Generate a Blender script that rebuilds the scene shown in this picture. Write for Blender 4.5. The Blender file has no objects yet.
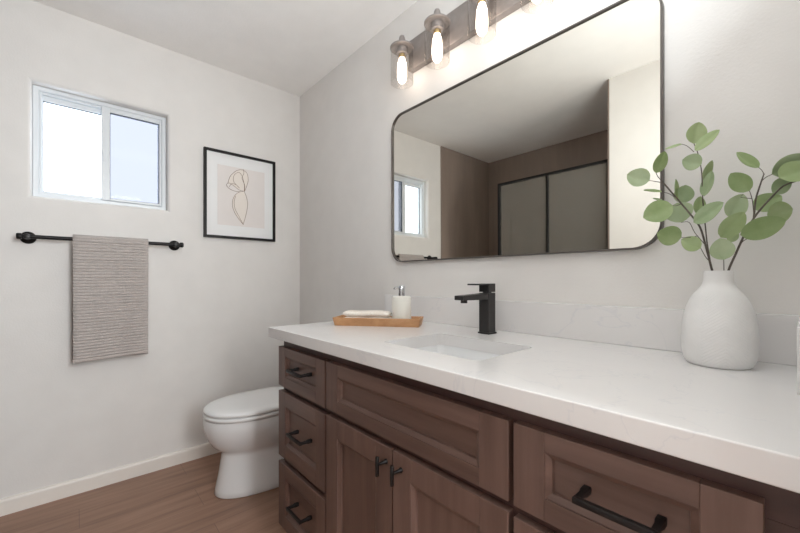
import bpy, bmesh, math, random
from mathutils import Vector, Matrix
random.seed(7)
scene = bpy.context.scene
COL = scene.collection
PI = math.pi

# ------------------------------------------------------------------ camera
cam_d = bpy.data.cameras.new('camera')
cam = bpy.data.objects.new('camera', cam_d)
COL.objects.link(cam)
cam.location = (2.4912, -1.2332, 1.0938)
cam.rotation_euler = (PI / 2, 0, math.radians(48.264))
cam_d.sensor_width = 36.0
cam_d.lens = 36.0 * 363.9 / 800
cam_d.shift_y = (279.45 - 266.5) / 800
cam_d.clip_start = 0.02
scene.camera = cam

# ------------------------------------------------------------------ light
world = bpy.data.worlds.new('world')
scene.world = world
world.use_nodes = True
bg = world.node_tree.nodes['Background']
bg.inputs['Color'].default_value = (0.86, 0.93, 1.0, 1)
bg.inputs['Strength'].default_value = 4.0


def area(name, loc, rot, sx, sy, power, color, shape='RECTANGLE'):
    d = bpy.data.lights.new(name, 'AREA')
    d.shape = shape
    d.size = sx
    if shape in ('RECTANGLE', 'ELLIPSE'):
        d.size_y = sy
    d.energy = power
    d.color = color
    o = bpy.data.objects.new(name, d)
    COL.objects.link(o)
    o.location = loc
    o.rotation_euler = rot
    return o


# unseen fill light added beside the camera, aimed at the ceiling
area('bounce_fill_light', (2.30, -0.74, 1.62), (math.radians(180), math.radians(-45), 0), 0.40, 0.40, 9.2, (0.90, 0.97, 1.0))
# area light added under the ceiling to brighten the vanity, no real fixture
area('ceiling_fill_light', (2.25, -0.60, 2.425), (0, 0, 0), 0.40, 0.80, 2.1, (0.90, 0.97, 1.0))
# added fill light out of view, shining in through the doorway
area('doorway_fill_light', (3.9, -0.66, 1.60), (0, math.radians(95), 0), 1.4, 0.8, 56, (0.94, 0.98, 1.0))

scene.view_settings.view_transform = 'Standard'
scene.view_settings.look = 'None'
scene.view_settings.gamma = 1.0
scene.view_settings.use_curve_mapping = False
scene.view_settings.exposure = 0.28
scene.cycles.max_bounces = 14
scene.cycles.diffuse_bounces = 8
scene.cycles.transparent_max_bounces = 24
scene.cycles.sample_clamp_indirect = 4.0


# ------------------------------------------------------------------ materials
def lin(c):
    return tuple((x / 12.92 if x <= 0.04045 else ((x + 0.055) / 1.055) ** 2.4) for x in (v / 255 for v in c))


class NT:
    def __init__(self, name):
        self.m = bpy.data.materials.new(name)
        self.m.use_nodes = True
        self.t = self.m.node_tree
        self.b = self.t.nodes['Principled BSDF']
        self.out = self.t.nodes['Material Output']

    def n(self, typ, **kw):
        x = self.t.nodes.new(typ)
        for k, v in kw.items():
            if k.startswith('i_'):
                x.inputs[k[2:].replace('_', ' ')].default_value = v
            else:
                setattr(x, k, v)
        return x

    def l(self, a, b):
        self.t.links.new(a, b)

    def coords(self, scale=(1, 1, 1), rot=(0, 0, 0)):
        tc = self.n('ShaderNodeTexCoord')
        mp = self.n('ShaderNodeMapping')
        mp.inputs['Scale'].default_value = scale
        mp.inputs['Rotation'].default_value = rot
        self.l(tc.outputs['Object'], mp.inputs['Vector'])
        return mp.outputs['Vector']

    def ramp(self, fac, stops):
        r = self.n('ShaderNodeValToRGB')
        el = r.color_ramp.elements
        while len(el) < len(stops):
            el.new(0.5)
        for e, (p, c) in zip(el, stops):
            e.position = p
            e.color = (*lin(c), 1)
        self.l(fac, r.inputs['Fac'])
        return r.outputs['Color']

    def noise(self, vec, scale, detail=4, rough=0.5):
        x = self.n('ShaderNodeTexNoise')
        x.inputs['Scale'].default_value = scale
        x.inputs['Detail'].default_value = detail
        x.inputs['Roughness'].default_value = rough
        self.l(vec, x.inputs['Vector'])
        return x.outputs['Fac']

    def bump(self, h, strength, dist):
        x = self.n('ShaderNodeBump')
        x.inputs['Strength'].default_value = strength
        x.inputs['Distance'].default_value = dist
        self.l(h, x.inputs['Height'])
        self.l(x.outputs['Normal'], self.b.inputs['Normal'])

    def base(self, color=None, rough=None, metal=None, spec=None):
        if color is not None:
            if isinstance(color, tuple):
                self.b.inputs['Base Color'].default_value = (*lin(color), 1)
            else:
                self.l(color, self.b.inputs['Base Color'])
        if rough is not None:
            self.b.inputs['Roughness'].default_value = rough
        if metal is not None:
            self.b.inputs['Metallic'].default_value = metal
        if spec is not None:
            self.b.inputs['Specular IOR Level'].default_value = spec


def simple(name, c, rough=0.5, metal=0.0, var=6, scale=8.0, bump=None, spec=None):
    t = NT(name)
    v = t.coords()
    f = t.noise(v, scale)
    lo = tuple(max(0, x - var) for x in c)
    hi = tuple(min(255, x + var) for x in c)
    t.base(t.ramp(f, [(0.3, lo), (0.7, hi)]), rough, metal, spec)
    if bump:
        t.bump(t.noise(v, bump[0], 3), bump[1], bump[2])
    return t.m


M = {}
M['wall'] = simple('painted_wall', (229, 226, 223), 0.75, var=2, bump=(140, 0.25, 0.002), spec=0.3)
M['ceiling'] = simple('painted_ceiling', (249, 247, 245), 0.9, var=2, bump=(110, 0.3, 0.002), spec=0.2)
M['trim'] = simple('painted_trim', (235, 229, 222), 0.4, var=2)
M['vinyl'] = simple('white_vinyl', (222, 226, 230), 0.35, var=1)
M['black'] = simple('matte_black_metal', (34, 32, 32), 0.42, 0.6, var=3)
M['faucet'] = simple('satin_black_metal', (58, 56, 56), 0.4, 0.4, var=3)
M['handle'] = simple('dark_bronze_metal', (24, 19, 18), 0.42, 0.3, var=4)
M['mirror_frame'] = simple('gunmetal_frame', (92, 86, 82), 0.4, 0.35, var=4)
M['fixture'] = simple('brushed_bronze_fixture', (144, 137, 134), 0.45, 0.3, var=6, scale=30)
M['chrome'] = simple('chrome', (196, 198, 202), 0.12, 1.0, var=2)
M['porcelain'] = simple('white_porcelain', (238, 239, 240), 0.12, var=1, spec=0.55)
M['seat'] = simple('white_plastic_seat', (240, 240, 240), 0.25, var=1)
M['ceramic'] = simple('matte_white_ceramic', (233, 232, 231), 0.8, var=3, scale=20)
M['soap'] = simple('cream_ceramic', (232, 230, 222), 0.35, var=2)
M['rubber'] = simple('dark_gasket', (70, 78, 88), 0.6, var=2)
M['stem'] = simple('woody_stem', (92, 82, 74), 0.7, var=14, scale=60)
M['paper'] = simple('white_mat_board', (238, 238, 238), 0.9, var=1)
M['print'] = simple('blush_print', (231, 225, 222), 0.9, var=2)
M['ink'] = simple('brown_ink', (136, 110, 94), 0.9, var=6)
M['blush'] = simple('cream_wash', (235, 227, 219), 0.9, var=2)
M['toe'] = simple('dark_kick_board', (50, 38, 35), 0.7, var=3)  # plain dark brown toe kick colour

# quartz
t = NT('white_quartz')
v = t.coords()
f1 = t.noise(v, 2.2, 8, 0.62)
wv = t.n('ShaderNodeTexNoise')
wv.inputs['Scale'].default_value = 3.0
wv.inputs['Detail'].default_value = 6
wv.inputs['Distortion'].default_value = 1.6
t.l(v, wv.inputs['Vector'])
c1 = t.ramp(wv.outputs['Fac'], [(0.0, (231, 229, 228)), (0.492, (231, 229, 228)), (0.5, (224, 223, 224)), (0.508, (231, 229, 228)), (1.0, (230, 229, 229))])
c2 = t.ramp(f1, [(0.3, (242, 242, 243)), (0.65, (255, 255, 255))])
mx = t.n('ShaderNodeMix', data_type='RGBA', blend_type='MULTIPLY')
mx.inputs['Factor'].default_value = 0.5
t.l(c1, mx.inputs['A'])
t.l(c2, mx.inputs['B'])
t.base(mx.outputs['Result'], 0.22, spec=0.5)
M['quartz'] = t.m


# stained wood, grain along one axis
def wood(name, scale, dark, mid, light, rough=0.42):
    t = NT(name)
    oi = t.n('ShaderNodeObjectInfo')
    v0 = t.coords(scale)
    add = t.n('ShaderNodeVectorMath', operation='ADD')
    mul = t.n('ShaderNodeVectorMath', operation='SCALE')
    mul.inputs[0].default_value = (7.3, 3.1, 5.7)
    t.l(oi.outputs['Random'], mul.inputs['Scale'])
    t.l(v0, add.inputs[0])
    t.l(mul.outputs[0], add.inputs[1])
    v = add.outputs[0]
    f = t.noise(v, 1.0, 8, 0.62)
    g = t.noise(t.coords(tuple(s * 0.22 + 0.6 for s in scale)), 1.0, 3, 0.5)
    mx = t.n('ShaderNodeMath', operation='ADD')
    m2 = t.n('ShaderNodeMath', operation='MULTIPLY')
    m2.inputs[1].default_value = 0.5
    t.l(f, mx.inputs[0])
    t.l(g, mx.inputs[1])
    t.l(mx.outputs[0], m2.inputs[0])
    t.base(t.ramp(m2.outputs[0], [(0.33, dark), (0.5, mid), (0.67, light)]), rough)
    t.bump(f, 0.08, 0.001)
    return t.m


WD, WM, WL = (86, 65, 58), (106, 82, 73), (122, 97, 88)
M['wood_h'] = wood('stained_maple_across', (2.2, 30, 30), WD, WM, WL)
M['wood_v'] = wood('stained_maple_upright', (30, 30, 2.2), WD, WM, WL)
M['shaded_frame_wood'] = wood('shaded_maple_frame', (6, 30, 30), (66, 44, 40), (78, 54, 49), (90, 66, 60))  # maple darker than the fronts: shade of the gaps put into its colour
M['tray'] = wood('light_bamboo', (6, 60, 60), (176, 128, 86), (192, 144, 101), (204, 159, 117), 0.5)

# floor planks (running away along y)
t = NT('vinyl_plank_floor')
v = t.coords((1, 1, 1), (0, 0, PI / 2))
br = t.n('ShaderNodeTexBrick')
br.offset = 0.37
br.inputs['Scale'].default_value = 1.0
br.inputs['Brick Width'].default_value = 1.22
br.inputs['Row Height'].default_value = 0.18
br.inputs['Mortar Size'].default_value = 0.0012
br.inputs['Color1'].default_value = (0.25, 0.25, 0.25, 1)
br.inputs['Color2'].default_value = (0.75, 0.75, 0.75, 1)
br.inputs['Mortar'].default_value = (0, 0, 0, 1)
t.l(v, br.inputs['Vector'])
f = t.noise(t.coords((22, 1.6, 10)), 1.0, 7, 0.6)
a1 = t.n('ShaderNodeMath', operation='MULTIPLY_ADD')
a1.inputs[1].default_value = 0.16
t.l(br.outputs['Color'], a1.inputs[0])
t.l(f, a1.inputs[2])
col = t.ramp(a1.outputs[0], [(0.38, (130, 99, 82)), (0.62, (156, 121, 101)), (0.85, (174, 140, 118))])
dk = t.n('ShaderNodeMix', data_type='RGBA', blend_type='MIX')
dk.inputs['B'].default_value = (*lin((124, 96, 81)), 1)
t.l(br.outputs['Fac'], dk.inputs['Factor'])
t.l(col, dk.inputs['A'])
t.base(dk.outputs['Result'], 0.42)
t.bump(f, 0.08, 0.001)
M['floor'] = t.m

# shower tile
t = NT('taupe_shower_tile')
v = t.coords((9, 9, 1.4))
f = t.noise(v, 1.0, 6, 0.6)
t.base(t.ramp(f, [(0.3, (136, 121, 112)), (0.7, (150, 135, 125))]), 0.4)
M['tile'] = t.m

# ribbed grey towel
t = NT('grey_waffle_towel')
v = t.coords()
f = t.noise(v, 220, 3)
t.base(t.ramp(f, [(0.3, (172, 164, 160)), (0.7, (188, 180, 176))]), 0.95, spec=0.1)
t.b.inputs['Sheen Weight'].default_value = 0.3
t.bump(t.noise(v, 420, 2), 0.15, 0.002)
M['towel'] = t.m
t = NT('grey_towel_hem')
v = t.coords()
t.base(t.ramp(t.noise(v, 200, 3), [(0.3, (182, 173, 168)), (0.7, (196, 187, 182))]), 0.95, spec=0.1)
t.bump(t.noise(v, 420, 2), 0.4, 0.002)
M['hem'] = t.m
t = NT('cream_terry')
v = t.coords()
t.base(t.ramp(t.noise(v, 160, 3), [(0.3, (240, 231, 219)), (0.7, (250, 244, 236))]), 0.95, spec=0.1)
t.bump(t.noise(v, 260, 3), 0.8, 0.003)
M['terry'] = t.m


def leaf_mat(name, a, b):
    t = NT(name)
    oi = t.n('ShaderNodeObjectInfo')
    v = t.coords()
    f = t.noise(v, 26, 4)
    m = t.n('ShaderNodeMath', operation='MULTIPLY_ADD')
    m.inputs[1].default_value = 0.35
    t.l(oi.outputs['Random'], m.inputs[0])
    m2 = t.n('ShaderNodeMath', operation='MULTIPLY')
    m2.inputs[1].default_value = 0.8
    t.l(f, m2.inputs[0])
    t.l(m2.outputs[0], m.inputs[2])
    t.base(t.ramp(m.outputs[0], [(0.3, a), (0.85, b)]), 0.55)
    t.b.inputs['Subsurface Weight'].default_value = 0.0
    return t.m


M['leaf'] = leaf_mat('green_leaf', (134, 156, 102), (172, 187, 142))
M['leaf_blue'] = leaf_mat('bluish_leaf', (138, 158, 118), (175, 189, 154))


def thin_glass(name, tint, gloss_boost=0.0, haze=0.0, edge=0.55, power=3.0):
    t = NT(name)
    t.t.nodes.remove(t.b)
    tr = t.n('ShaderNodeBsdfTransparent')
    tr.inputs['Color'].default_value = (*tint, 1)
    gl = t.n('ShaderNodeBsdfGlossy')
    gl.inputs['Roughness'].default_value = 0.02
    fr = t.n('ShaderNodeLayerWeight')
    fr.inputs['Blend'].default_value = 0.5
    pw = t.n('ShaderNodeMath', operation='POWER')
    pw.inputs[1].default_value = power
    t.l(fr.outputs['Facing'], pw.inputs[0])
    mp = t.n('ShaderNodeMath', operation='MULTIPLY_ADD')
    mp.inputs[1].default_value = edge
    mp.inputs[2].default_value = 0.02 + gloss_boost
    t.l(pw.outputs[0], mp.inputs[0])
    ms = t.n('ShaderNodeMixShader')
    t.l(mp.outputs[0], ms.inputs['Fac'])
    t.l(tr.outputs[0], ms.inputs[1])
    t.l(gl.outputs[0], ms.inputs[2])
    last = ms
    if haze:
        df = t.n('ShaderNodeBsdfDiffuse')
        df.inputs['Color'].default_value = (0.55, 0.55, 0.52, 1)
        m2 = t.n('ShaderNodeMixShader')
        m2.inputs['Fac'].default_value = haze
        t.l(ms.outputs[0], m2.inputs[1])
        t.l(df.outputs[0], m2.inputs[2])
        last = m2
    t.l(last.outputs[0], t.out.inputs['Surface'])
    return t.m


M['shade_glass'] = thin_glass('clear_shade_glass', (0.96, 0.955, 0.95), 0.0, 0.0, 0.45, 3.0)
M['pane'] = thin_glass('window_pane', (0.96, 0.98, 1.0), -0.012)
M['pane_dimmed'] = thin_glass('dimmed_window_pane', (0.447, 0.450, 0.480), -0.014)  # tint darkened to hold back the bright sky in this pane
M['shower_glass'] = thin_glass('shower_glass', (0.82, 0.81, 0.78), 0.02, 0.12)

t = NT('silver_mirror')
t.base((223, 220, 212), 0.0, 1.0)
M['mirror'] = t.m

t = NT('lit_bulb')
t.base((255, 240, 220), 0.3)
t.b.inputs['Emission Color'].default_value = (1.0, 0.83, 0.68, 1)
t.b.inputs['Emission Strength'].default_value = 5.0
M['bulb'] = t.m
M['brass'] = simple('brass_bulb_cap', (196, 170, 120), 0.3, 0.9, var=4)


# ------------------------------------------------------------------ mesh helpers
def add_box(bm, x0, x1, y0, y1, z0, z1, bev=0.0, seg=2):
    r = bmesh.ops.create_cube(bm, size=1.0)
    vs = r['verts']
    for q in vs:
        q.co = Vector(((x0 + x1) / 2 + q.co.x * (x1 - x0), (y0 + y1) / 2 + q.co.y * (y1 - y0), (z0 + z1) / 2 + q.co.z * (z1 - z0)))
    if bev:
        es = list({e for q in vs for e in q.link_edges})
        bmesh.ops.bevel(bm, geom=es, offset=bev, segments=seg, affect='EDGES', profile=0.5)


def add_loft(bm, loops, cap0=True, cap1=True, closed=False):
    rows = [[bm.verts.new(p) for p in lp] for lp in loops]
    n = len(rows[0])
    pairs = list(zip(rows[:-1], rows[1:]))
    if closed:
        pairs.append((rows[-1], rows[0]))
    for a, b in pairs:
        for i in range(n):
            j = (i + 1) % n
            bm.faces.new((a[i], a[j], b[j], b[i]))
    if not closed:
        if cap0:
            bm.faces.new(list(reversed(rows[0])))
        if cap1:
            bm.faces.new(rows[-1])


def frame_of(d):
    d = d.normalized()
    up = Vector((0, 0, 1)) if abs(d.z) < 0.95 else Vector((1, 0, 0))
    a = d.cross(up).normalized()
    return a, a.cross(d).normalized()


def add_tube(bm, pts, r, n=12, radii=None):
    pts = [Vector(p) for p in pts]
    loops = []
    a = None
    for i, p in enumerate(pts):
        d = (pts[min(i + 1, len(pts) - 1)] - pts[max(i - 1, 0)]).normalized()
        if a is None:
            a, b = frame_of(d)
        else:
            a = (a - d * a.dot(d)).normalized()
            b = a.cross(d)
        rr = radii[i] if radii else r
        loops.append([p + (a * math.cos(2 * PI * k / n) + b * math.sin(2 * PI * k / n)) * rr for k in range(n)])
    add_loft(bm, loops)


def add_lathe(bm, prof, axis_o, axis_d, n=32, closed=False):
    """prof: list of (radius, distance along axis)"""
    o = Vector(axis_o)
    d = Vector(axis_d).normalized()
    a, b = frame_of(d)
    loops = [[o + d * h + (a * math.cos(2 * PI * k / n) + b * math.sin(2 * PI * k / n)) * max(r, 1e-5) for k in range(n)] for r, h in prof]
    add_loft(bm, loops, closed=closed)


def smooth_path(pts, sub=5):
    pts = [Vector(p) for p in pts]
    out = []
    for i in range(len(pts) - 1):
        p0, p1, p2, p3 = pts[max(i - 1, 0)], pts[i], pts[i + 1], pts[min(i + 2, len(pts) - 1)]
        for k in range(sub):
            u = k / sub
            out.append(0.5 * ((2 * p1) + (p2 - p0) * u + (2 * p0 - 5 * p1 + 4 * p2 - p3) * u * u + (3 * p1 - p0 - 3 * p2 + p3) * u ** 3))
    out.append(pts[-1])
    return out


def rrect(cx, cy, hx, hy, r, n=6):
    """rounded rectangle, counter-clockwise, list of (a, b)"""
    out = []
    for sx, sy, a0 in ((1, 1, 0), (-1, 1, 90), (-1, -1, 180), (1, -1, 270)):
        for k in range(n + 1):
            a = math.radians(a0 + 90 * k / n)
            out.append((cx + sx * (hx - r) + r * math.cos(a), cy + sy * (hy - r) + r * math.sin(a)))
    return out


def superel(cx, cy, hx, hy, p, n=64):
    out = []
    for k in range(n):
        a = 2 * PI * k / n
        c, s = math.cos(a), math.sin(a)
        out.append((cx + hx * math.copysign(abs(c) ** (2 / p), c), cy + hy * math.copysign(abs(s) ** (2 / p), s)))
    return out


def obj(name, bm, mat, parent=None, smooth=False, sharp=40):
    bmesh.ops.recalc_face_normals(bm, faces=bm.faces)
    me = bpy.data.meshes.new(name)
    bm.to_mesh(me)
    bm.free()
    me.materials.append(mat)
    if smooth:
        for p in me.polygons:
            p.use_smooth = True
        me.set_sharp_from_angle(angle=math.radians(sharp))
    o = bpy.data.objects.new(name, me)
    COL.objects.link(o)
    if parent is not None:
        # geometry is given in world coordinates: express it in the parent's frame
        off = parent_origin(parent)
        me.transform(Matrix.Translation(-off))
        o.parent = parent
    return o


ORI = {}


def parent_origin(p):
    o = Vector((0, 0, 0))
    while p is not None:
        o += p.location
        p = p.parent
    return o


def thing(name, label, cat, loc=(0, 0, 0), group=None):
    o = bpy.data.objects.new(name, None)
    COL.objects.link(o)
    o.empty_display_size = 0.05
    o.location = loc
    tag(o, label, cat, group)
    return o


def tag(o, label, cat, group=None):
    o['label'] = label
    o['category'] = cat
    if group:
        o['group'] = group
    return o


def struct(name, bm, mat, **kw):
    o = obj(name, bm, mat, **kw)
    if o.parent is None:
        o['kind'] = 'structure'
    return o


def boxes(*bs, bev=0.0):
    bm = bmesh.new()
    for b in bs:
        add_box(bm, *b, bev=bev)
    return bm


def cut(o, bm):
    """subtract bm from o's mesh"""
    bmesh.ops.recalc_face_normals(bm, faces=bm.faces)
    me = bpy.data.meshes.new('cutter')
    bm.to_mesh(me)
    bm.free()
    c = bpy.data.objects.new('cutter', me)
    COL.objects.link(c)
    md = o.modifiers.new('cut', 'BOOLEAN')
    md.operation = 'DIFFERENCE'
    md.solver = 'EXACT'
    md.object = c
    dg = bpy.context.evaluated_depsgraph_get()
    nm = bpy.data.meshes.new_from_object(o.evaluated_get(dg))
    o.modifiers.clear()
    o.data = nm
    bpy.data.objects.remove(c)
    bpy.data.meshes.remove(me)

# ---- plant and drawing coordinates (metres)
LEFT_LEAVES = [((2.31, -0.13, 1.418), (2.319, -0.13, 1.467), (0.5137, -0.8528, -0.0943), 0.0424), ((2.313, -0.14, 1.399), (2.359, -0.15, 1.431), (-0.4111, -0.8518, 0.3247), 0.0353), ((2.327, -0.15, 1.361), (2.293, -0.16, 1.377), (0.3071, -0.9499, 0.0588), 0.0403), ((2.243, -0.17, 1.355), (2.263, -0.18, 1.401), (0.6126, -0.674, -0.4129), 0.0317), ((2.232, -0.18, 1.337), (2.186, -0.19, 1.36), (0.2744, -0.9521, 0.1349), 0.0476), ((2.253, -0.16, 1.309), (2.217, -0.17, 1.318), (0.3244, -0.3937, 0.8601), 0.0238), ((2.274, -0.12, 1.291), (2.273, -0.12, 1.343), (0.9931, -0.1153, 0.0191), 0.0322), ((2.285, -0.11, 1.283), (2.291, -0.115, 1.326), (-0.1515, -0.984, -0.0933), 0.0439), ((2.281, -0.19, 1.266), (2.224, -0.2, 1.244), (0.1077, -0.9801, 0.1666), 0.0547), ((2.277, -0.13, 1.282), (2.287, -0.13, 1.233), (-0.1785, -0.9833, -0.0364), 0.0607), ((2.295, -0.18, 1.192), (2.252, -0.2, 1.204), (0.2668, -0.8482, -0.4576), 0.0494), ((2.327, -0.16, 1.166), (2.293, -0.17, 1.188), (0.3817, -0.9071, 0.1776), 0.037), ((2.316, -0.17, 1.225), (2.37, -0.19, 1.26), (-0.4563, -0.8647, 0.2098), 0.0418), ((2.325, -0.12, 1.322), (2.342, -0.12, 1.373), (0.8971, -0.3253, -0.299), 0.0333), ((2.33, -0.14, 1.288), (2.344, -0.14, 1.344), (-0.6371, -0.7542, 0.1593), 0.0358), ((2.317, -0.12, 1.248), (2.319, -0.11, 1.294), (0.6849, -0.7176, 0.1262), 0.0292), ((2.288, -0.14, 1.421), (2.255, -0.14, 1.418), (-0.075, -0.5608, 0.8245), 0.0205), ((2.251, -0.15, 1.29), (2.232, -0.15, 1.298), (0.3512, -0.4255, 0.834), 0.0128)]
RIGHT_LEAVES = [((2.42, -0.12, 1.338), (2.385, -0.13, 1.378), (0.6425, -0.6545, 0.3986), 0.0335), ((2.406, -0.13, 1.288), (2.376, -0.14, 1.331), (-0.2005, -0.9141, -0.3524), 0.0394), ((2.375, -0.14, 1.231), (2.396, -0.13, 1.283), (0.4919, -0.8701, -0.0313), 0.0425), ((2.362, -0.16, 1.187), (2.4, -0.16, 1.239), (0.3767, -0.8845, -0.2753), 0.0418), ((2.368, -0.17, 1.137), (2.363, -0.18, 1.184), (0.452, -0.881, -0.1394), 0.046), ((2.373, -0.12, 1.179), (2.384, -0.12, 1.204), (-0.1915, -0.9779, 0.0842), 0.0216), ((2.393, -0.15, 1.191), (2.461, -0.13, 1.218), (0.3828, -0.8656, -0.3228), 0.0488), ((2.439, -0.1, 1.323), (2.489, -0.08, 1.357), (0.5132, -0.8125, -0.2767), 0.0423), ((2.45, -0.12, 1.31), (2.497, -0.09, 1.331), (0.4107, -0.8585, 0.3072), 0.0494), ((2.439, -0.09, 1.285), (2.467, -0.07, 1.314), (0.6208, -0.7817, -0.0603), 0.0348), ((2.41, -0.09, 1.253), (2.453, -0.08, 1.277), (0.0838, -0.9642, 0.2516), 0.0452), ((2.432, -0.11, 1.234), (2.47, -0.1, 1.243), (0.32, -0.8618, -0.3936), 0.0505)]
LEFT_STEMS = [(0.0024, [(2.348, -0.125, 1.041), (2.345, -0.125, 1.097), (2.34, -0.128, 1.129), (2.332, -0.135, 1.174), (2.322, -0.14, 1.218), (2.305, -0.15, 1.25), (2.283, -0.16, 1.287), (2.258, -0.17, 1.328)]), (0.001, [(2.258, -0.17, 1.328), (2.244, -0.175, 1.333), (2.232, -0.18, 1.337)]), (0.001, [(2.257, -0.17, 1.33), (2.248, -0.17, 1.343), (2.243, -0.17, 1.355)]), (0.0014, [(2.339, -0.128, 1.139), (2.334, -0.13, 1.181), (2.33, -0.13, 1.231), (2.326, -0.13, 1.288), (2.325, -0.135, 1.344), (2.319, -0.135, 1.388), (2.31, -0.13, 1.418)]), (0.001, [(2.339, -0.128, 1.136), (2.333, -0.14, 1.146), (2.327, -0.16, 1.166)]), (0.0009, [(2.332, -0.135, 1.174), (2.315, -0.15, 1.203), (2.304, -0.15, 1.229), (2.286, -0.135, 1.232)]), (0.0008, [(2.318, -0.15, 1.195), (2.305, -0.17, 1.191), (2.295, -0.18, 1.192)]), (0.0009, [(2.283, -0.16, 1.287), (2.268, -0.16, 1.301), (2.253, -0.16, 1.309)]), (0.0009, [(2.291, -0.157, 1.274), (2.286, -0.175, 1.268), (2.281, -0.19, 1.266)]), (0.0008, [(2.311, -0.135, 1.397), (2.299, -0.14, 1.413), (2.288, -0.14, 1.421)])]
RIGHT_STEMS = [(0.0024, [(2.366, -0.125, 1.042), (2.367, -0.125, 1.09), (2.372, -0.125, 1.118), (2.383, -0.125, 1.151), (2.4, -0.125, 1.2), (2.416, -0.12, 1.236), (2.437, -0.11, 1.269), (2.456, -0.1, 1.294), (2.476, -0.09, 1.303)]), (0.0018, [(2.412, -0.12, 1.229), (2.415, -0.12, 1.268), (2.421, -0.12, 1.296), (2.428, -0.12, 1.323)]), (0.001, [(2.423, -0.12, 1.306), (2.43, -0.12, 1.314), (2.439, -0.1, 1.323)]), (0.0009, [(2.412, -0.12, 1.239), (2.41, -0.125, 1.268), (2.406, -0.13, 1.288)]), (0.0008, [(2.41, -0.125, 1.271), (2.391, -0.13, 1.277), (2.396, -0.13, 1.282)]), (0.0009, [(2.39, -0.125, 1.171), (2.396, -0.13, 1.179), (2.404, -0.13, 1.184)]), (0.001, [(2.363, -0.125, 1.042), (2.365, -0.14, 1.111), (2.368, -0.17, 1.137)]), (0.0009, [(2.4, -0.125, 1.2), (2.397, -0.14, 1.196), (2.393, -0.15, 1.191)]), (0.0008, [(2.428, -0.12, 1.321), (2.425, -0.12, 1.33), (2.42, -0.12, 1.338)])]
ART = [[(-0.401, 1.676), (-0.447, 1.667), (-0.491, 1.677), (-0.511, 1.699), (-0.495, 1.714), (-0.463, 1.699), (-0.43, 1.679), (-0.401, 1.676)], [(-0.503, 1.71), (-0.491, 1.753), (-0.475, 1.777), (-0.447, 1.804), (-0.413, 1.815), (-0.384, 1.799), (-0.375, 1.757), (-0.384, 1.716), (-0.399, 1.675)], [(-0.438, 1.699), (-0.467, 1.728), (-0.464, 1.771), (-0.434, 1.794), (-0.412, 1.768), (-0.401, 1.718), (-0.401, 1.679)], [(-0.408, 1.82), (-0.403, 1.795), (-0.415, 1.759), (-0.398, 1.718), (-0.399, 1.677)], [(-0.495, 1.689), (-0.479, 1.713), (-0.451, 1.709), (-0.43, 1.691)], [(-0.401, 1.675), (-0.386, 1.638), (-0.379, 1.591), (-0.388, 1.529), (-0.407, 1.456)], [(-0.407, 1.456), (-0.447, 1.505), (-0.473, 1.561), (-0.472, 1.612), (-0.451, 1.651), (-0.426, 1.669)], [(-0.407, 1.456), (-0.43, 1.498), (-0.459, 1.554), (-0.464, 1.601), (-0.455, 1.636)]]


# ================================================================== the setting
H = 2.44
struct('floor', boxes((-0.15, 5.0, -2.6, 1.2, -0.1, 0.0)), M['floor'])
struct('ceiling', boxes((-0.15, 5.0, -2.6, 1.2, H, H + 0.1)), M['ceiling'])

# wall with the window: rounded (bullnose) opening
WY0, WY1, WZ0, WZ1, WR = -1.392, -0.830, 1.500, 2.056, 0.020


def wall_loop(y0, y1, z0, z1, x):
    return [(x, y0, z0), (x, y1, z0), (x, y1, z1), (x, y0, z1)]


bm = bmesh.new()
loops = [wall_loop(-2.55, 0.0, 0, H, -0.13), wall_loop(-2.55, 0.0, 0, H, 0.0)]
for k in range(7):
    a = math.radians(15 * k)
    e = WR * (1 - math.sin(a))
    loops.append(wall_loop(WY0 - e, WY1 + e, WZ0 - e, WZ1 + e, -WR * (1 - math.cos(a))))
loops.append(wall_loop(WY0, WY1, WZ0, WZ1, -0.13))
add_loft(bm, loops, closed=True)
struct('wall_left', bm, M['wall'], smooth=True, sharp=30)

struct('wall_back', boxes((-0.13, 2.62, 0.0, 0.12, 0, H)), M['wall'])
struct('wall_front', boxes((1.600, 2.62, -2.432, -1.484, 0, H)), M['wall'])
struct('wall_right', boxes((2.498, 2.62, -0.66, 0.0, 0, H), (2.498, 2.62, -1.40, -0.66, 2.05, H), (2.498, 2.62, -1.484, -1.40, 0, H)), M['wall'])
struct('wall_light_block', boxes((2.62, 4.88, -2.6, -2.5, 0, H), (4.88, 5.0, -2.6, 1.2, 0, H), (2.62, 4.88, 1.1, 1.2, 0, H), (2.50, 2.62, 0.12, 1.2, 0, H)), M['wall'])  # unseen walls added to keep sky light out of the doorway
struct('wall_rear', boxes((0.012, 1.588, -2.55, -2.40, 0, H)), M['tile'])
struct('trim_1', boxes((0.0, 0.012, -2.55, -1.572, 0, H), bev=0.002), M['tile'])       # tiled face of the shower's left side
struct('trim_2', boxes((1.588, 1.600, -2.40, -1.486, 0, H), bev=0.002), M['tile'])      # tiled face of the shower's right side
struct('trim_3', boxes((0.012, 1.588, -1.572, -1.498, 0, 0.10), bev=0.006), M['tile'])    # shower curb


def baseboard(name, path_axis, a0, a1, wall, sign):
    """profile with an eased top edge"""
    prof = [(0, 0), (0.013, 0), (0.013, 0.064), (0.010, 0.073), (0.004, 0.076), (0, 0.076)]
    bm = bmesh.new()
    lps = []
    for a in (a0, a1):
        lps.append([((wall + sign * d, a, z) if path_axis == 'y' else (a, wall + sign * d, z)) for d, z in prof])
    add_loft(bm, lps)
    struct(name, bm, M['trim'])


baseboard('baseboard_left', 'y', -1.497, 0.0, 0.0, 1)
baseboard('baseboard_back', 'x', 0.013, 1.062, 0.0, -1)

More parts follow.
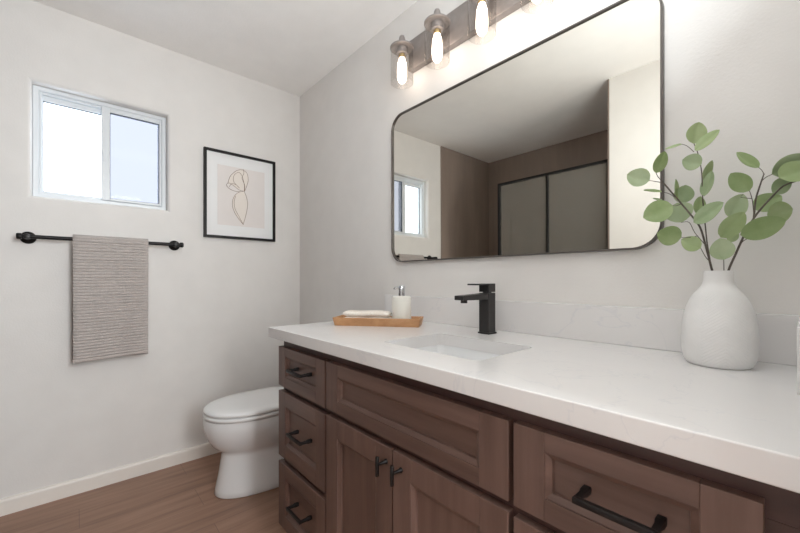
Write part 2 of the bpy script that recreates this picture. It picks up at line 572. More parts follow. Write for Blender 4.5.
# window: vinyl slider
bm = bmesh.new()
Y0, Y1, Z0, Z1 = WY0 + 0.001, WY1 - 0.001, WZ0 + 0.001, WZ1 - 0.001


def ring(bm, y0, y1, z0, z1, w, x0, x1, bev=0.003, wl=None, wr=None):
    wl = w if wl is None else wl
    wr = w if wr is None else wr
    prof = []
    lo = [(y0, z0), (y1, z0), (y1, z1), (y0, z1)]
    li = [(y0 + wl, z0 + w), (y1 - wr, z0 + w), (y1 - wr, z1 - w), (y0 + wl, z1 - w)]
    sh = lambda pts, d: [(y + (d if i in (0, 3) else -d), z + (d if i < 2 else -d)) for i, (y, z) in enumerate(pts)]
    lps = []
    for pts, x in ((lo, x0), (lo, x1 - bev), (sh(lo, bev), x1), (sh(li, -bev), x1), (li, x1 - bev), (li, x0)):
        lps.append([(x, y, z) for y, z in pts])
    add_loft(bm, lps, closed=True)


win = bpy.data.objects.new('window_1', None)
COL.objects.link(win)
win['kind'] = 'structure'
win.location = (-0.06, (WY0 + WY1) / 2, WZ0)
ring(bm, Y0, Y1, Z0, Z1, 0.022, -0.118, -0.050)
ring(bm, Y0 + 0.021, Y1 - 0.021, Z0 + 0.021, Z1 - 0.021, 0.012, -0.118, -0.058)
obj('window_frame', bm, M['vinyl'], win)
MID = -1.108
for (ya, yb, xa, xb, g, wl, wr, wb, wt) in ((Y0 + 0.024, MID + 0.014, -0.108, -0.078, 'pane', 0.012, 0.020, 0.014, 0.034), (MID - 0.020, Y1 - 0.024, -0.075, -0.047, 'pane_dimmed', 0.036, 0.010, 0.012, 0.024)):
    za, zb = Z0 + 0.024, Z1 - 0.024
    bm = bmesh.new()
    add_box(bm, xa, xb, ya, ya + wl, za, zb, 0.002)
    add_box(bm, xa, xb, yb - wr, yb, za, zb, 0.002)
    add_box(bm, xa, xb, ya + wl, yb - wr, za, za + wb, 0.002)
    add_box(bm, xa, xb, ya + wl, yb - wr, zb - wt, zb, 0.002)
    s = obj('sash', bm, M['vinyl'], win)
    bm = bmesh.new()
    ring(bm, ya + wl - 0.001, yb - wr + 0.001, za + wb - 0.001, zb - wt + 0.001, 0.003, xa + 0.012, xb - 0.006, bev=0.0005)
    obj('gasket', bm, M['rubber'], s)
    xm = (xa + xb) / 2
    obj('pane', boxes((xm - 0.002, xm + 0.002, ya + wl - 0.002, yb - wr + 0.002, za + wb - 0.002, zb - wt + 0.002)), M[g], s)
    if g == 'pane_dimmed':
        bm = bmesh.new()
        add_box(bm, xb, xb + 0.006, ya + 0.006, ya + 0.016, 1.735, 1.785, 0.002)
        obj('latch', bm, M['vinyl'], s)

# ================================================================== towel bar and towel
BX, BZ = 0.070, 1.294
tb = thing('towel_bar', 'black metal towel bar fixed to the wall below the window', 'towel bar', (0, -1.10, BZ))
bm = bmesh.new()
add_tube(bm, [(BX, -1.428, BZ), (BX, -0.772, BZ)], 0.0095, 20)
obj('bar', bm, M['black'], tb, smooth=True)
for y in (-1.402, -0.798):
    bm = bmesh.new()
    add_lathe(bm, [(0.029, 0.0005), (0.029, 0.006), (0.026, 0.009), (0.020, 0.012), (0.012, 0.020), (0.011, 0.055), (0.013, 0.060), (0.0135, BX + 0.004), (0.012, BX + 0.012), (0.004, BX + 0.0135)], (0, y, BZ), (1, 0, 0), 32)
    obj('mount', bm, M['black'], tb, smooth=True)
    bm = bmesh.new()
    sg = -1 if y < -1.1 else 1
    yy = -1.428 if sg < 0 else -0.772
    add_lathe(bm, [(0.0125, -0.010), (0.0145, -0.006), (0.0145, 0.004), (0.012, 0.008)], (BX, yy, BZ), (0, sg, 0), 24)
    obj('end_cap', bm, M['black'], tb, smooth=True)

# towel folded over the bar: cross-section path in x/z, swept across y with ribs
TY0, TY1, TBOT, TTOP = -1.243, -0.934, 0.690, 1.306
tw = thing('hand_towel', 'warm grey ribbed towel folded over the black bar', 'towel', (BX, (TY0 + TY1) / 2, TBOT))
RAD = 0.0145
th = 0.009


def towel_xz(s, side):
    """s = distance along the cloth from the front hem; centre line"""
    front = BZ - (TBOT + 0.012)
    arc = PI * RAD
    if s < front:
        return BX + RAD, TBOT + 0.012 + s, (1, 0)
    if s < front + arc:
        a = (s - front) / RAD
        return BX + RAD * math.cos(a), BZ + RAD * math.sin(a), (math.cos(a), math.sin(a))
    r = s - front - arc
    return BX - RAD, BZ - r, (-1, 0)


NS, NY = 700, 30
total = (BZ - TBOT - 0.012) + PI * RAD + (BZ - TBOT + 0.002)
bm = bmesh.new()
outer, inner = [], []
for i in range(NS + 1):
    s = total * i / NS
    x, z, nrm = towel_xz(s, 0)
    rib = abs(math.sin(PI * s / (total / 84)))
    rib = (rib ** 0.7) * 0.0045
    ro, ri = [], []
    for j in range(NY + 1):
        u = j / NY
        y = TY0 + (TY1 - TY0) * u
        drop = max(0.0, (BZ - z) / 0.6)
        wav = drop * (0.0045 * math.sin(u * 7.5 + 0.6) + 0.003 * math.sin(u * 15 + 2.0))
        yy = y + 0.004 * drop * (0.5 - u) * (1 if nrm[0] > 0 else -1)
        skew = (u - 0.5) * 0.012 * drop * (1 if nrm[0] >= 0 else -1)
        e = math.sqrt(max(0.0, 1 - (2 * u - 1) ** 10))
        ro.append(bm.verts.new((x + nrm[0] * (th / 2 * e + rib * e) + wav * 0.8, yy, z + nrm[1] * (th / 2 + rib) + skew)))
        ri.append(bm.verts.new((x - nrm[0] * (th / 2 * 0.7 * e) + wav * 0.8, yy, z - nrm[1] * th / 2 * 0.6 + skew)))
    outer.append(ro)
    inner.append(ri)
for i in range(NS):
    for j in range(NY):
        bm.faces.new((outer[i][j], outer[i][j + 1], outer[i + 1][j + 1], outer[i + 1][j]))
        bm.faces.new((inner[i][j], inner[i + 1][j], inner[i + 1][j + 1], inner[i][j + 1]))
    for j in (0, NY):
        bm.faces.new((outer[i][j], outer[i + 1][j], inner[i + 1][j], inner[i][j]))
for i in (0, NS):
    for j in range(NY):
        bm.faces.new((outer[i][j], outer[i][j + 1], inner[i][j + 1], inner[i][j]))
obj('cloth', bm, M['towel'], tw, smooth=True, sharp=80)
bm = bmesh.new()
lps = []
for j in range(NY + 1):
    u = j / NY
    y = TY0 + (TY1 - TY0) * u
    wav = 0.0045 * math.sin(u * 7.5 + 0.6) + 0.003 * math.sin(u * 15 + 2.0)
    yy = y + 0.004 * (0.5 - u)
    zc = TBOT + 0.006 + (u - 0.5) * 0.012
    lps.append([(BX + RAD + wav * 0.8 + a, yy, zc + b) for a, b in rrect(0, 0, 0.0062, 0.0075, 0.004, 3)])
add_loft(bm, lps)
obj('hem', bm, M['hem'], tw, smooth=True)['label'] = 'plain paler hem'

# ================================================================== framed print
pf = thing('framed_print', 'black framed line drawing of a flower on the wall right of the window', 'picture', (0, -0.418, 1.357))
PY0, PY1, PZ0, PZ1 = -0.643, -0.194, 1.357, 1.911
bm = bmesh.new()
ring(bm, PY0, PY1, PZ0, PZ1, 0.015, 0.001, 0.026, bev=0.0015)
obj('frame', bm, M['black'], pf)
obj('mat_board', boxes((0.002, 0.011, PY0 + 0.013, PY1 - 0.013, PZ0 + 0.013, PZ1 - 0.013)), M['paper'], pf)
pr = obj('print', boxes((0.011, 0.0118, -0.564, -0.266, 1.442, 1.823)), M['print'], pf)
# washes of pale cream behind the ink lines
bm = bmesh.new()
for loop in (ART[1], ART[5] + ART[6][1:]):
    c = Vector((0, sum(p[0] for p in loop) / len(loop), sum(p[1] for p in loop) / len(loop)))
    pts = smooth_path([(0.0119, p[0], p[1]) for p in loop], 4)
    add_loft(bm, [[(0.01185, p.y, p.z) for p in pts], [(0.0123, p.y, p.z) for p in pts]])
obj('wash', bm, M['blush'], pr)
bm = bmesh.new()
for ln in ART:
    pts = smooth_path([(0.0126, y, z) for y, z in ln], 5)
    add_tube(bm, pts, 0.0013, 6)
obj('ink_line', bm, M['ink'], pr, smooth=True)

# ================================================================== toilet
TX = 0.50
to = thing('toilet', 'white toilet with closed lid between the wall and the vanity', 'toilet', (TX, -0.4, 0))


def egg(cx, yf, yb, hw, z, n=64, back_p=3.2):
    """elongated outline: rounded front at yf, squarer back at yb"""
    ym = yf + (yb - yf) * 0.52
    out = []
    for k in range(n):
        a = 2 * PI * k / n
        c, s = math.cos(a), math.sin(a)
        p = 2.15 if s < 0 else back_p
        hx = hw * math.copysign(abs(c) ** (2 / p), c)
        hy = (ym - yf) if s < 0 else (yb - ym)
        out.append((cx + hx, ym + hy * math.copysign(abs(s) ** (2 / p), s), z))
    return out


bm = bmesh.new()
lv = [(0.000, -0.703, -0.10, 0.136), (0.006, -0.708, -0.10, 0.140), (0.03, -0.705, -0.10, 0.138), (0.10, -0.690, -0.10, 0.130), (0.20, -0.674, -0.10, 0.122), (0.213, -0.674, -0.10, 0.122),
      (0.222, -0.682, -0.10, 0.126), (0.236, -0.702, -0.10, 0.138), (0.258, -0.722, -0.11, 0.153), (0.285, -0.738, -0.13, 0.166), (0.32, -0.750, -0.16, 0.178), (0.35, -0.756, -0.18, 0.184), (0.385, -0.758, -0.19, 0.187), (0.396, -0.755, -0.19, 0.184)]
add_loft(bm, [egg(TX, yf, yb, hw, z) for z, yf, yb, hw in lv])
obj('bowl', bm, M['porcelain'], to, smooth=True, sharp=60)
bm = bmesh.new()
add_loft(bm, [egg(TX, -0.752 - e, -0.27, 0.183 + e, z) for z, e in ((0.3985, 0.0), (0.402, 0.006), (0.411, 0.008), (0.417, 0.006), (0.419, 0.001))])
obj('seat', bm, M['seat'], to, smooth=True, sharp=60)
bm = bmesh.new()
add_loft(bm, [egg(TX, -0.752 - e, -0.27, 0.183 + e, z) for z, e in ((0.4225, -0.002), (0.426, 0.005), (0.434, 0.006), (0.441, 0.001), (0.446, -0.012), (0.449, -0.05), (0.4495, -0.12))])
obj('lid', bm, M['seat'], to, smooth=True, sharp=60)
bm = bmesh.new()
add_box(bm, TX - 0.10, TX + 0.10, -0.268, -0.225, 0.397, 0.437, 0.012, 4)
obj('hinge', bm, M['seat'], to, smooth=True)
bm = bmesh.new()
add_loft(bm, [[(x, y, z) for x, y in rrect(TX, -0.114, hx, hy, 0.03)] for z, hx, hy in ((0.385, 0.17, 0.085), (0.40, 0.185, 0.093), (0.60, 0.20, 0.099), (0.735, 0.205, 0.10))])
obj('tank', bm, M['porcelain'], to, smooth=True)
bm = bmesh.new()
add_loft(bm, [[(x, y, z) for x, y in rrect(TX, -0.114, hx, hy, 0.03)] for z, hx, hy in ((0.736, 0.208, 0.103), (0.740, 0.214, 0.108), (0.762, 0.214, 0.108), (0.770, 0.206, 0.10))])
obj('tank_lid', bm, M['porcelain'], to, smooth=True)
bm = bmesh.new()
add_tube(bm, [(TX - 0.15, -0.2135, 0.68), (TX - 0.15, -0.232, 0.68)], 0.011, 16)
add_tube(bm, [(TX - 0.15, -0.228, 0.68), (TX - 0.08, -0.232, 0.672)], 0.006, 12)
obj('flush_lever', bm, M['chrome'], to, smooth=True)

# ================================================================== vanity
FY = -0.618          # front face of doors and drawers
FB = -0.598          # front of the face frame
VX0, VX1 = 1.066, 2.496
van = thing('vanity_cabinet', 'dark brown stained wood bathroom vanity with panelled drawers and doors', 'vanity', (1.78, -0.3, 0))
obj('carcass', boxes((VX0, VX0 + 0.016, -0.580, -0.002, 0.10, 0.855), (VX1 - 0.016, VX1, -0.580, -0.002, 0.10, 0.855),
                     (VX0 + 0.016, VX1 - 0.016, -0.580, -0.002, 0.10, 0.116), (VX0 + 0.016, VX1 - 0.016, -0.014, -0.002, 0.116, 0.855),
                     (1.424, 1.438, -0.580, -0.014, 0.116, 0.855), (2.108, 2.124, -0.580, -0.014, 0.116, 0.855)), M['shaded_frame_wood'], van)
bm = bmesh.new()
add_box(bm, VX0, VX1, FB, -0.580, 0.800, 0.8570, 0.001)
add_box(bm, VX0, VX1, FB, -0.580, 0.10, 0.13, 0.001)
for a, b in ((VX0, VX0 + 0.03), (1.408, 1.456), (2.092, 2.142), (2.435, VX1)):
    add_box(bm, a, b, FB, -0.580, 0.13, 0.800, 0.001)
add_box(bm, 1.456, 2.092, FB, -0.580, 0.640, 0.684, 0.001)
add_box(bm, 1.745, 1.792, FB, -0.580, 0.13, 0.640, 0.001)
for a, b in ((VX0 + 0.03, 1.408), (2.142, 2.435)):
    add_box(bm, a, b, FB, -0.580, 0.636, 0.678, 0.001)
    add_box(bm, a, b, FB, -0.580, 0.352, 0.394, 0.001)
obj('face_frame', bm, M['shaded_frame_wood'], van)
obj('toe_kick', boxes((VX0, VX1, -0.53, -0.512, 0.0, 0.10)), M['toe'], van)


def panel_front(name, x0, x1, z0, z1, stile, rt, rb, upright):
    """frame-and-panel front: two stiles, two rails, a bevelled inner edge and a recessed panel"""
    bm = bmesh.new()
    mats = [M['wood_h'], M['wood_v']]

    def piece(mi, *b):
        n0 = len(bm.faces)
        add_box(bm, *b, bev=0.0012, seg=2)
        bm.faces.ensure_lookup_table()
        for f in bm.faces[n0:]:
            f.material_index = mi
    ix0, ix1, iz0, iz1 = x0 + stile, x1 - stile, z0 + rb, z1 - rt
    yb = FB - 0.0005
    piece(1, x0, ix0, FY, yb, z0, z1)
    piece(1, ix1, x1, FY, yb, z0, z1)
    piece(0, ix0, ix1, FY, yb, z0, iz0)
    piece(0, ix0, ix1, FY, yb, iz1, z1)
    bv = 0.011
    R = lambda d, yy: [(ix0 + d, yy, iz0 + d), (ix1 - d, yy, iz0 + d), (ix1 - d, yy, iz1 - d), (ix0 + d, yy, iz1 - d)]
    n0 = len(bm.faces)
    add_loft(bm, [R(-0.001, yb), R(-0.001, FY + 0.0030), R(0.0016, FY + 0.0022), R(bv, FY + 0.0075), R(bv + 0.0012, FY + 0.0135)])
    bm.faces.ensure_lookup_table()
    for f in bm.faces[n0:]:
        f.material_index = 1 if upright else 0
    o = obj(name, bm, mats[0], van)
    o.data.materials.append(mats[1])
    return o


def pull(parent, cx, cz):
    """square D-shaped bar pull, 96 mm between its posts"""
    bm = bmesh.new()
    h = 0.0052
    add_box(bm, cx - 0.056, cx + 0.056, FY - 0.036, FY - 0.0265, cz - h, cz + h, 0.0016)
    for s in (-1, 1):
        x0 = cx + s * 0.051
        add_loft(bm, [[(x0 + a, y, cz + b) for a, b in rrect(0, 0, w, w2, 0.002, 3)] for y, w, w2 in ((FY - 0.030, 0.0048, 0.0048), (FY - 0.008, 0.0048, 0.0048), (FY - 0.002, 0.0060, 0.0062), (FY + 0.0118, 0.0062, 0.0064))])
    return obj('handle', bm, M['handle'], parent, smooth=True)


def knob(parent, cx, cz):
    """T-bar pull: one post and an upright bar"""
    bm = bmesh.new()
    add_lathe(bm, [(0.0045, 0.0), (0.0052, 0.001), (0.0052, 0.049), (0.0045, 0.050)], (cx, FY - 0.031, cz - 0.029), (0, 0, 1), 16)
    add_lathe(bm, [(0.0065, 0.0002), (0.0065, 0.004), (0.0042, 0.007), (0.0042, 0.031)], (cx, FY, cz), (0, -1, 0), 16)
    return obj('handle', bm, M['handle'], parent, smooth=True)


for x0, x1, hx, hz in ((1.062, 1.4265, 1.262, 0.756), (2.122, 2.456, 2.301, 0.749)):
    d = panel_front('drawer', x0, x1, 0.668, 0.8245, 0.060, 0.034, 0.040, False)
    pull(d, hx, hz)
    d = panel_front('drawer', x0, x1, 0.386, 0.6465, 0.060, 0.054, 0.054, False)
    pull(d, hx, 0.520)
    d = panel_front('drawer', x0, x1, 0.106, 0.3620, 0.060, 0.054, 0.054, False)
    pull(d, hx, 0.247)
panel_front('false_front', 1.437, 2.111, 0.670, 0.8245, 0.067, 0.040, 0.038, False)
d = panel_front('door', 1.437, 1.7685, 0.106, 0.6500, 0.066, 0.060, 0.060, True)
knob(d, 1.747, 0.612)
d = panel_front('door', 1.7735, 2.111, 0.106, 0.6500, 0.066, 0.060, 0.060, True)
knob(d, 1.806, 0.612)

# ------------------------------------------------------------------ worktop, splashes, basin
CZ = 0.898
bm = bmesh.new()
add_box(bm, 1.010, 2.4975, -0.640, -0.0005, 0.858, CZ, 0.0025, 3)
ct = obj('countertop', bm, M['quartz'])
tag(ct, 'white quartz slab countertop lying on the brown vanity', 'countertop')
SX, SY, SHX, SHY = 1.783, -0.378, 0.183, 0.136
bm = bmesh.new()
add_loft(bm, [[(x, y, z) for x, y in rrect(SX, SY, SHX, SHY, 0.022)] for z in (0.80, 0.95)])
cut(ct, bm)
bs = obj('backsplash', boxes((1.010, 2.4975, -0.0205, -0.0005, CZ + 0.0003, 1.013), bev=0.0015), M['quartz'])
tag(bs, 'long low white quartz backsplash along the mirror wall', 'backsplash')
ss = obj('side_splash', boxes((2.4785, 2.4975, -0.32, -0.0210, CZ + 0.0003, 1.013), bev=0.0015), M['quartz'])
tag(ss, 'short white quartz side splash at the right end of the countertop', 'side splash')
bm = bmesh.new()
lps = []
for z, g, r in ((0.8572, 0.020, 0.035), (0.8572, 0.003, 0.024), (0.840, 0.000, 0.024), (0.765, -0.010, 0.03), (0.742, -0.018, 0.035), (0.732, -0.036, 0.04), (0.728, -0.10, 0.02)):
    lps.append([(x, y, z) for x, y in rrect(SX, SY, SHX + g, SHY + g, r)])
for z, g, r in ((0.716, -0.10, 0.02), (0.720, -0.03, 0.04), (0.745, 0.0, 0.035), (0.83, 0.010, 0.03), (0.846, 0.020, 0.035)):
    lps.append([(x, y, z) for x, y in rrect(SX, SY, SHX + g, SHY + g, r)])
add_loft(bm, lps, cap0=False, cap1=False, closed=True)
bk = thing('sink', 'white rectangular undermount sink set into the countertop', 'sink', (SX, SY, 0.716))
# basin floor plates close the inner and outer shells
add_box(bm, SX - SHX + 0.098, SX + SHX - 0.098, SY - SHY + 0.098, SY + SHY - 0.098, 0.717, 0.7275)
obj('basin', bm, M['porcelain'], bk, smooth=True, sharp=50)
bm = bmesh.new()
add_lathe(bm, [(0.022, 0.0), (0.022, 0.003), (0.018, 0.005), (0.006, 0.007)], (SX, SY, 0.7278), (0, 0, 1), 24)
obj('drain', bm, M['faucet'], bk, smooth=True)

# ------------------------------------------------------------------ faucet
FX, FYc = 1.715, -0.116
fa = thing('faucet', 'black square single-lever faucet behind the sink', 'faucet', (FX, FYc, CZ))
obj('base_plate', boxes((FX - 0.0245, FX + 0.0245, FYc - 0.0245, FYc + 0.0245, CZ + 0.0002, CZ + 0.006), bev=0.0015), M['faucet'], fa)
obj('body', boxes((FX - 0.021, FX + 0.021, FYc - 0.021, FYc + 0.021, CZ + 0.006, 1.0455), bev=0.0012), M['faucet'], fa)
bm = bmesh.new()
add_loft(bm, [[(FX - 0.019, y, z0), (FX + 0.019, y, z0), (FX + 0.019, y, z1), (FX - 0.019, y, z1)] for y, z0, z1 in ((FYc - 0.020, 1.022, 1.044), (FYc - 0.06, 1.0225, 1.0425), (-0.275, 1.024, 1.039), (-0.277, 1.025, 1.038))])
sp = obj('spout', bm, M['faucet'], fa)
bm = bmesh.new()
add_lathe(bm, [(0.0115, 0), (0.0115, 0.011), (0.0095, 0.0115)], (FX, -0.250, 1.025), (0, 0, -1), 20)
obj('aerator', bm, M['faucet'], sp, smooth=True)
bm = bmesh.new()
add_lathe(bm, [(0.016, 0), (0.016, 0.0035)], (FX, FYc, 1.0453), (0, 0, 1), 24)
obj('neck', bm, M['faucet'], fa, smooth=True)
bm = bmesh.new()
add_box(bm, FX - 0.021, FX + 0.021, FYc - 0.021, FYc + 0.021, 1.0488, 1.079, 0.0012)
add_box(bm, FX - 0.019, FX + 0.019, -0.208, FYc - 0.019, 1.0735, 1.0788, 0.001)
obj('lever', bm, M['faucet'], fa)

# ================================================================== tray, cloth, dispenser
TA = math.radians(37.7)
ux, uy = Vector((math.cos(TA), math.sin(TA), 0)), Vector((-math.sin(TA), math.cos(TA), 0))
T0 = Vector((1.150, -0.411, CZ + 0.0004))     # front left foot
TL, TD, THt = 0.362, 0.105, 0.034


def tp(a, b, c):
    return T0 + ux * a + uy * b + Vector((0, 0, c))


bm = bmesh.new()
lps = []
for z, e, r in ((0.0, 0.0, 0.004), (THt - 0.001, 0.007, 0.004), (THt, 0.006, 0.004), (THt, 0.000, 0.004), (THt - 0.001, -0.001, 0.004), (0.009, -0.008, 0.004), (0.0085, -0.012, 0.004)):
    lps.append([tp(a, b, z) for a, b in rrect(TL / 2, TD / 2, TL / 2 + e, TD / 2 + e, r, 4)])
add_loft(bm, lps)
tr = obj('serving_tray', bm, M['tray'])
tag(tr, 'small light wood tray on the left end of the countertop', 'tray')

bm = bmesh.new()
for k in range(2):                                    # two folded layers
    z0 = 0.0105 + k * 0.0250
    lps = []
    nn = 22
    for i in range(nn + 1):
        u = i / nn
        a = 0.029 + k * 0.002 + (0.205 - k * 0.005) * u
        e = max(0.15, (1 - abs(2 * u - 1) ** 14)) ** 0.5
        wob = 0.0012 * math.sin(9 * u + 2 * k)
        lps.append([tp(a, b, z0 + 0.0122 + wob + c * e) for b, c in rrect(0.0525, 0, 0.036, 0.0120, 0.0115, 6)])
    add_loft(bm, lps)
fc = obj('folded_washcloth', bm, M['terry'], smooth=True)
tag(fc, 'cream folded washcloth lying on the wooden tray', 'washcloth')

DP = tp(0.281, 0.053, 0.0088)
sd = thing('soap_dispenser', 'white soap dispenser with a chrome pump standing on the wooden tray', 'soap dispenser', DP)
bm = bmesh.new()
add_lathe(bm, [(0.038, 0.0), (0.0405, 0.003), (0.0415, 0.010), (0.0415, 0.106), (0.040, 0.112), (0.034, 0.116), (0.014, 0.117)], DP, (0, 0, 1), 40)
obj('bottle', bm, M['soap'], sd, smooth=True)
bm = bmesh.new()
add_lathe(bm, [(0.0145, 0.1172), (0.0145, 0.129), (0.0130, 0.130), (0.0130, 0.158), (0.0115, 0.160)], DP, (0, 0, 1), 28)
pu = obj('pump', bm, M['chrome'], sd, smooth=True)
bm = bmesh.new()
q = Vector(DP) + Vector((0, 0, 0.151))
add_tube(bm, smooth_path([q - ux * 0.010, q - ux * 0.022 + Vector((0, 0, 0.001)), q - ux * 0.029 - Vector((0, 0, 0.001)), q - ux * 0.033 - Vector((0, 0, 0.007))], 4), 0.0035, 12)
obj('spout', bm, M['chrome'], pu, smooth=True)

# ================================================================== mirror
MX0, MX1, MZ0, MZ1 = 1.066, 2.2235, 1.181, 1.926
mi = thing('wall_mirror', 'large mirror with rounded corners in a thin dark metal frame', 'mirror', ((MX0 + MX1) / 2, 0, MZ0))
mcx, mcz, mhx, mhz = (MX0 + MX1) / 2, (MZ0 + MZ1) / 2, (MX1 - MX0) / 2, (MZ1 - MZ0) / 2
bm = bmesh.new()
lps = []
for y, g in ((-0.0008, 0.0), (-0.0215, 0.0), (-0.022, -0.0006), (-0.022, -0.0049), (-0.0215, -0.0055), (-0.0008, -0.0055)):
    lps.append([(x, y, z) for x, z in rrect(mcx, mcz, mhx + g, mhz + g, 0.075 + g, 14)])
add_loft(bm, lps, closed=True)
obj('frame', bm, M['mirror_frame'], mi, smooth=True, sharp=35)
bm = bmesh.new()
# the glass hangs a hair out of true, its top a little proud
add_loft(bm, [[(x, y - 0.0027 * (z - mcz), z) for x, z in rrect(mcx, mcz, mhx - 0.005, mhz - 0.005, 0.070, 14)] for y in (-0.006, -0.014)])
obj('glass', bm, M['mirror'], mi)

# ================================================================== vanity light
LZ0, LZ1 = 2.100, 2.243
LXS = (1.226, 1.448, 1.675, 1.895)
LY = -0.092
lf = thing('vanity_light', 'bronze bar light with four glass shades and lit bulbs above the mirror', 'vanity light', (1.60, 0, LZ0))
obj('back_plate', boxes((1.205, 2.000, -0.032, -0.0005, LZ0, LZ1), bev=0.003), M['fixture'], lf)
for lx in LXS:
    zc = 2.178                                       # underside of the cap
    bm = bmesh.new()
    add_tube(bm, [(lx, -0.030, 2.212), (lx, LY + 0.012, 2.212)], 0.009, 14)
    obj('arm', bm, M['fixture'], lf, smooth=True)
    bm = bmesh.new()
    add_lathe(bm, [(0.004, 0.058), (0.010, 0.055), (0.0135, 0.048), (0.0150, 0.040), (0.0150, 0.010), (0.019, 0.006), (0.048, 0.004), (0.0555, 0.001), (0.0555, -0.004), (0.051, -0.005), (0.028, -0.005), (0.0272, -0.007), (0.0272, -0.030), (0.022, -0.032)], (lx, LY, zc), (0, 0, 1), 36)
    obj('cap', bm, M['fixture'], lf, smooth=True, sharp=35)
    bm = bmesh.new()
    prof = [(0.0505, -0.0055), (0.0525, -0.02), (0.0530, -0.06), (0.0530, -0.166), (0.0518, -0.1675), (0.0510, -0.166), (0.0510, -0.06), (0.0505, -0.02), (0.0485, -0.0055)]
    add_lathe(bm, prof, (lx, LY, zc), (0, 0, 1), 48, closed=True)
    obj('glass_shade', bm, M['shade_glass'], lf, smooth=True, sharp=60)
    bm = bmesh.new()
    add_lathe(bm, [(0.015, -0.0322), (0.0155, -0.042), (0.014, -0.048)], (lx, LY, zc), (0, 0, 1), 20)
    obj('bulb_socket', bm, M['brass'], lf, smooth=True)
    bm = bmesh.new()
    add_lathe(bm, [(0.013, -0.0482), (0.015, -0.056), (0.020, -0.072), (0.0225, -0.11), (0.0225, -0.135), (0.018, -0.154), (0.010, -0.164), (0.003, -0.166)], (lx, LY, zc), (0, 0, 1), 24)
    obj('bulb', bm, M['bulb'], lf, smooth=True)

# ================================================================== vase and branches
VC = Vector((2.3535, -0.128, CZ + 0.0004))
bm = bmesh.new()
prof = [  # height, radius
    (0.000, 0.0540), (0.003, 0.0580), (0.012, 0.0625), (0.03, 0.0660), (0.055, 0.0672), (0.085, 0.0660), (0.110, 0.0630),
    (0.135, 0.0568), (0.152, 0.0498), (0.165, 0.0420), (0.174, 0.0350), (0.181, 0.0300), (0.188, 0.0275), (0.197, 0.0265), (0.212, 0.0264), (0.2155, 0.0256)]


def vprof(z):
    for (a, b) in zip(prof[:-1], prof[1:]):
        if z <= b[0]:
            u = (z - a[0]) / (b[0] - a[0])
            return a[1] + (b[1] - a[1]) * u
    return prof[-1][1]


zs = [0.0]
while zs[-1] < 0.2155:
    zs.append(min(0.2155, zs[-1] + 0.0016))
NV = 300
lps = []
for z in zs:
    w = [vprof(min(0.2155, max(0, z + dz))) for dz in (-0.006, -0.003, 0, 0.003, 0.006)] if 0.006 < z < 0.205 else [vprof(z)]
    rad = sum(w) / len(w)
    ring_pts = superel(VC.x, VC.y, rad, rad, 2.0, NV)
    lp, s = [], 0.0
    fade = min(1.0, max(0.0, (0.172 - z) / 0.012)) * min(1.0, max(0, z / 0.01))
    for k, (x, y) in enumerate(ring_pts):
        if k:
            s += math.hypot(x - ring_pts[k - 1][0], y - ring_pts[k - 1][1])
        ang = 2 * PI * k / NV
        tri = abs((ang * 5 / PI) % 2 - 1) * 0.0415
        ridge = 0.5 + 0.5 * math.sin(2 * PI * (z - tri * 0.75) / 0.0070)
        d = fade * 0.0011 * ridge
        nv = Vector((x - VC.x, y - VC.y, 0)).normalized()
        lp.append((x + nv.x * d, y + nv.y * d, VC.z + z))
    lps.append(lp)
for z, r in ((0.2155, 0.0232), (0.205, 0.0225), (0.18, 0.024), (0.16, 0.03), (0.10, 0.034), (0.012, 0.03)):
    lps.append([(x, y, VC.z + z) for x, y in superel(VC.x, VC.y, r, r, 2.0, NV)])
add_loft(bm, lps)
va = obj('vase', bm, M['ceramic'], smooth=True, sharp=70)
tag(va, 'matte white textured ceramic vase at the right end of the countertop', 'vase')


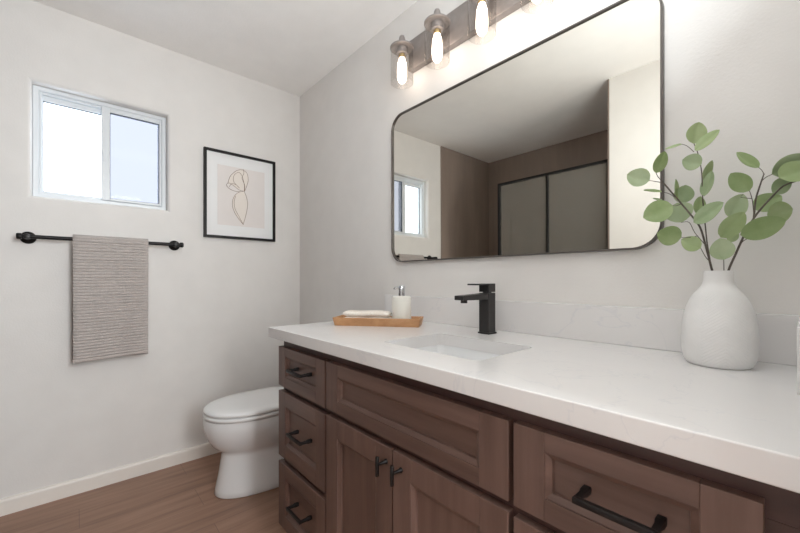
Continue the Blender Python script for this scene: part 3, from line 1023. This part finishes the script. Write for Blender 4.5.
def leaf(parent, B, T, n, w, mat):
    B, T, n = Vector(B), Vector(T), Vector(n)
    a = T - B
    L = a.length
    a = a / L
    side = a.cross(n).normalized()
    nl, nw = 14, 8
    top, bot = [], []
    bm = bmesh.new()
    curl = random.uniform(0.02, 0.09) * L
    for i in range(nl + 1):
        u = i / nl
        prof = (math.sin(PI * min(1, u ** 0.88)) ** 0.62) if 0 < u < 1 else 0.0
        hw = max(0.0004, w / 2 * prof)
        rt, rb = [], []
        for j in range(nw + 1):
            q = 2 * j / nw - 1
            h = abs(q) * hw * 0.16 - curl * math.sin(PI * u) * 0.6 - 0.0012 * (1 - abs(q)) ** 4
            p = B + a * (u * L) + side * (q * hw) + n * h
            rt.append(bm.verts.new(p + n * 0.0003))
            rb.append(bm.verts.new(p - n * 0.0003))
        top.append(rt)
        bot.append(rb)
    for i in range(nl):
        for j in range(nw):
            bm.faces.new((top[i][j], top[i][j + 1], top[i + 1][j + 1], top[i + 1][j]))
            bm.faces.new((bot[i][j], bot[i + 1][j], bot[i + 1][j + 1], bot[i][j + 1]))
        for j in (0, nw):
            bm.faces.new((top[i][j], top[i + 1][j], bot[i + 1][j], bot[i][j]))
    for i in (0, nl):
        for j in range(nw):
            bm.faces.new((top[i][j], top[i][j + 1], bot[i][j + 1], bot[i][j]))
    return obj('leaf', bm, mat, parent, smooth=True, sharp=70)


for stems, leaves, lab in ((LEFT_STEMS, LEFT_LEAVES, 'eucalyptus branch in the vase leaning left towards the mirror'), (RIGHT_STEMS, RIGHT_LEAVES, 'eucalyptus branch in the vase leaning right away from the mirror')):
    st0 = stems[0][1][0]
    br = thing('eucalyptus_branch', lab, 'branch', st0, group='leafy branches in the white vase')
    bm = bmesh.new()
    for r, pts in stems:
        pp = smooth_path(pts, 4)
        add_tube(bm, pp, r, 8, radii=[r * (1.05 - 0.4 * i / len(pp)) for i in range(len(pp))])
    obj('stem', bm, M['stem'], br, smooth=True, sharp=80)
    for i, (B, T, n, w) in enumerate(leaves):
        leaf(br, B, T, n, w, M['leaf_blue'] if i % 5 in (2, 4) else M['leaf'])

# ================================================================== shower screen across the room
sc = thing('shower_screen', 'black framed glass shower screen seen in the mirror', 'shower screen', (1.15, -1.535, 0.10))
SX0, SX1, SZ1 = 0.705, 1.587, 1.912
obj('frame', boxes((SX0, SX0 + 0.018, -1.550, -1.520, 0.1003, SZ1 - 0.018), (SX1 - 0.018, SX1, -1.550, -1.520, 0.1003, SZ1 - 0.018),
                   (SX0, SX1, -1.550, -1.520, SZ1 - 0.018, SZ1), (SX0 + 0.018, SX1 - 0.018, -1.550, -1.520, 0.1003, 0.12),
                   (1.135, 1.151, -1.548, -1.522, 0.12, SZ1 - 0.018), bev=0.001), M['black'], sc)
for a, b in ((SX0 + 0.018, 1.135), (1.151, SX1 - 0.018)):
    obj('glass_panel', boxes((a, b, -1.538, -1.532, 0.12, SZ1 - 0.018)), M['shower_glass'], sc)
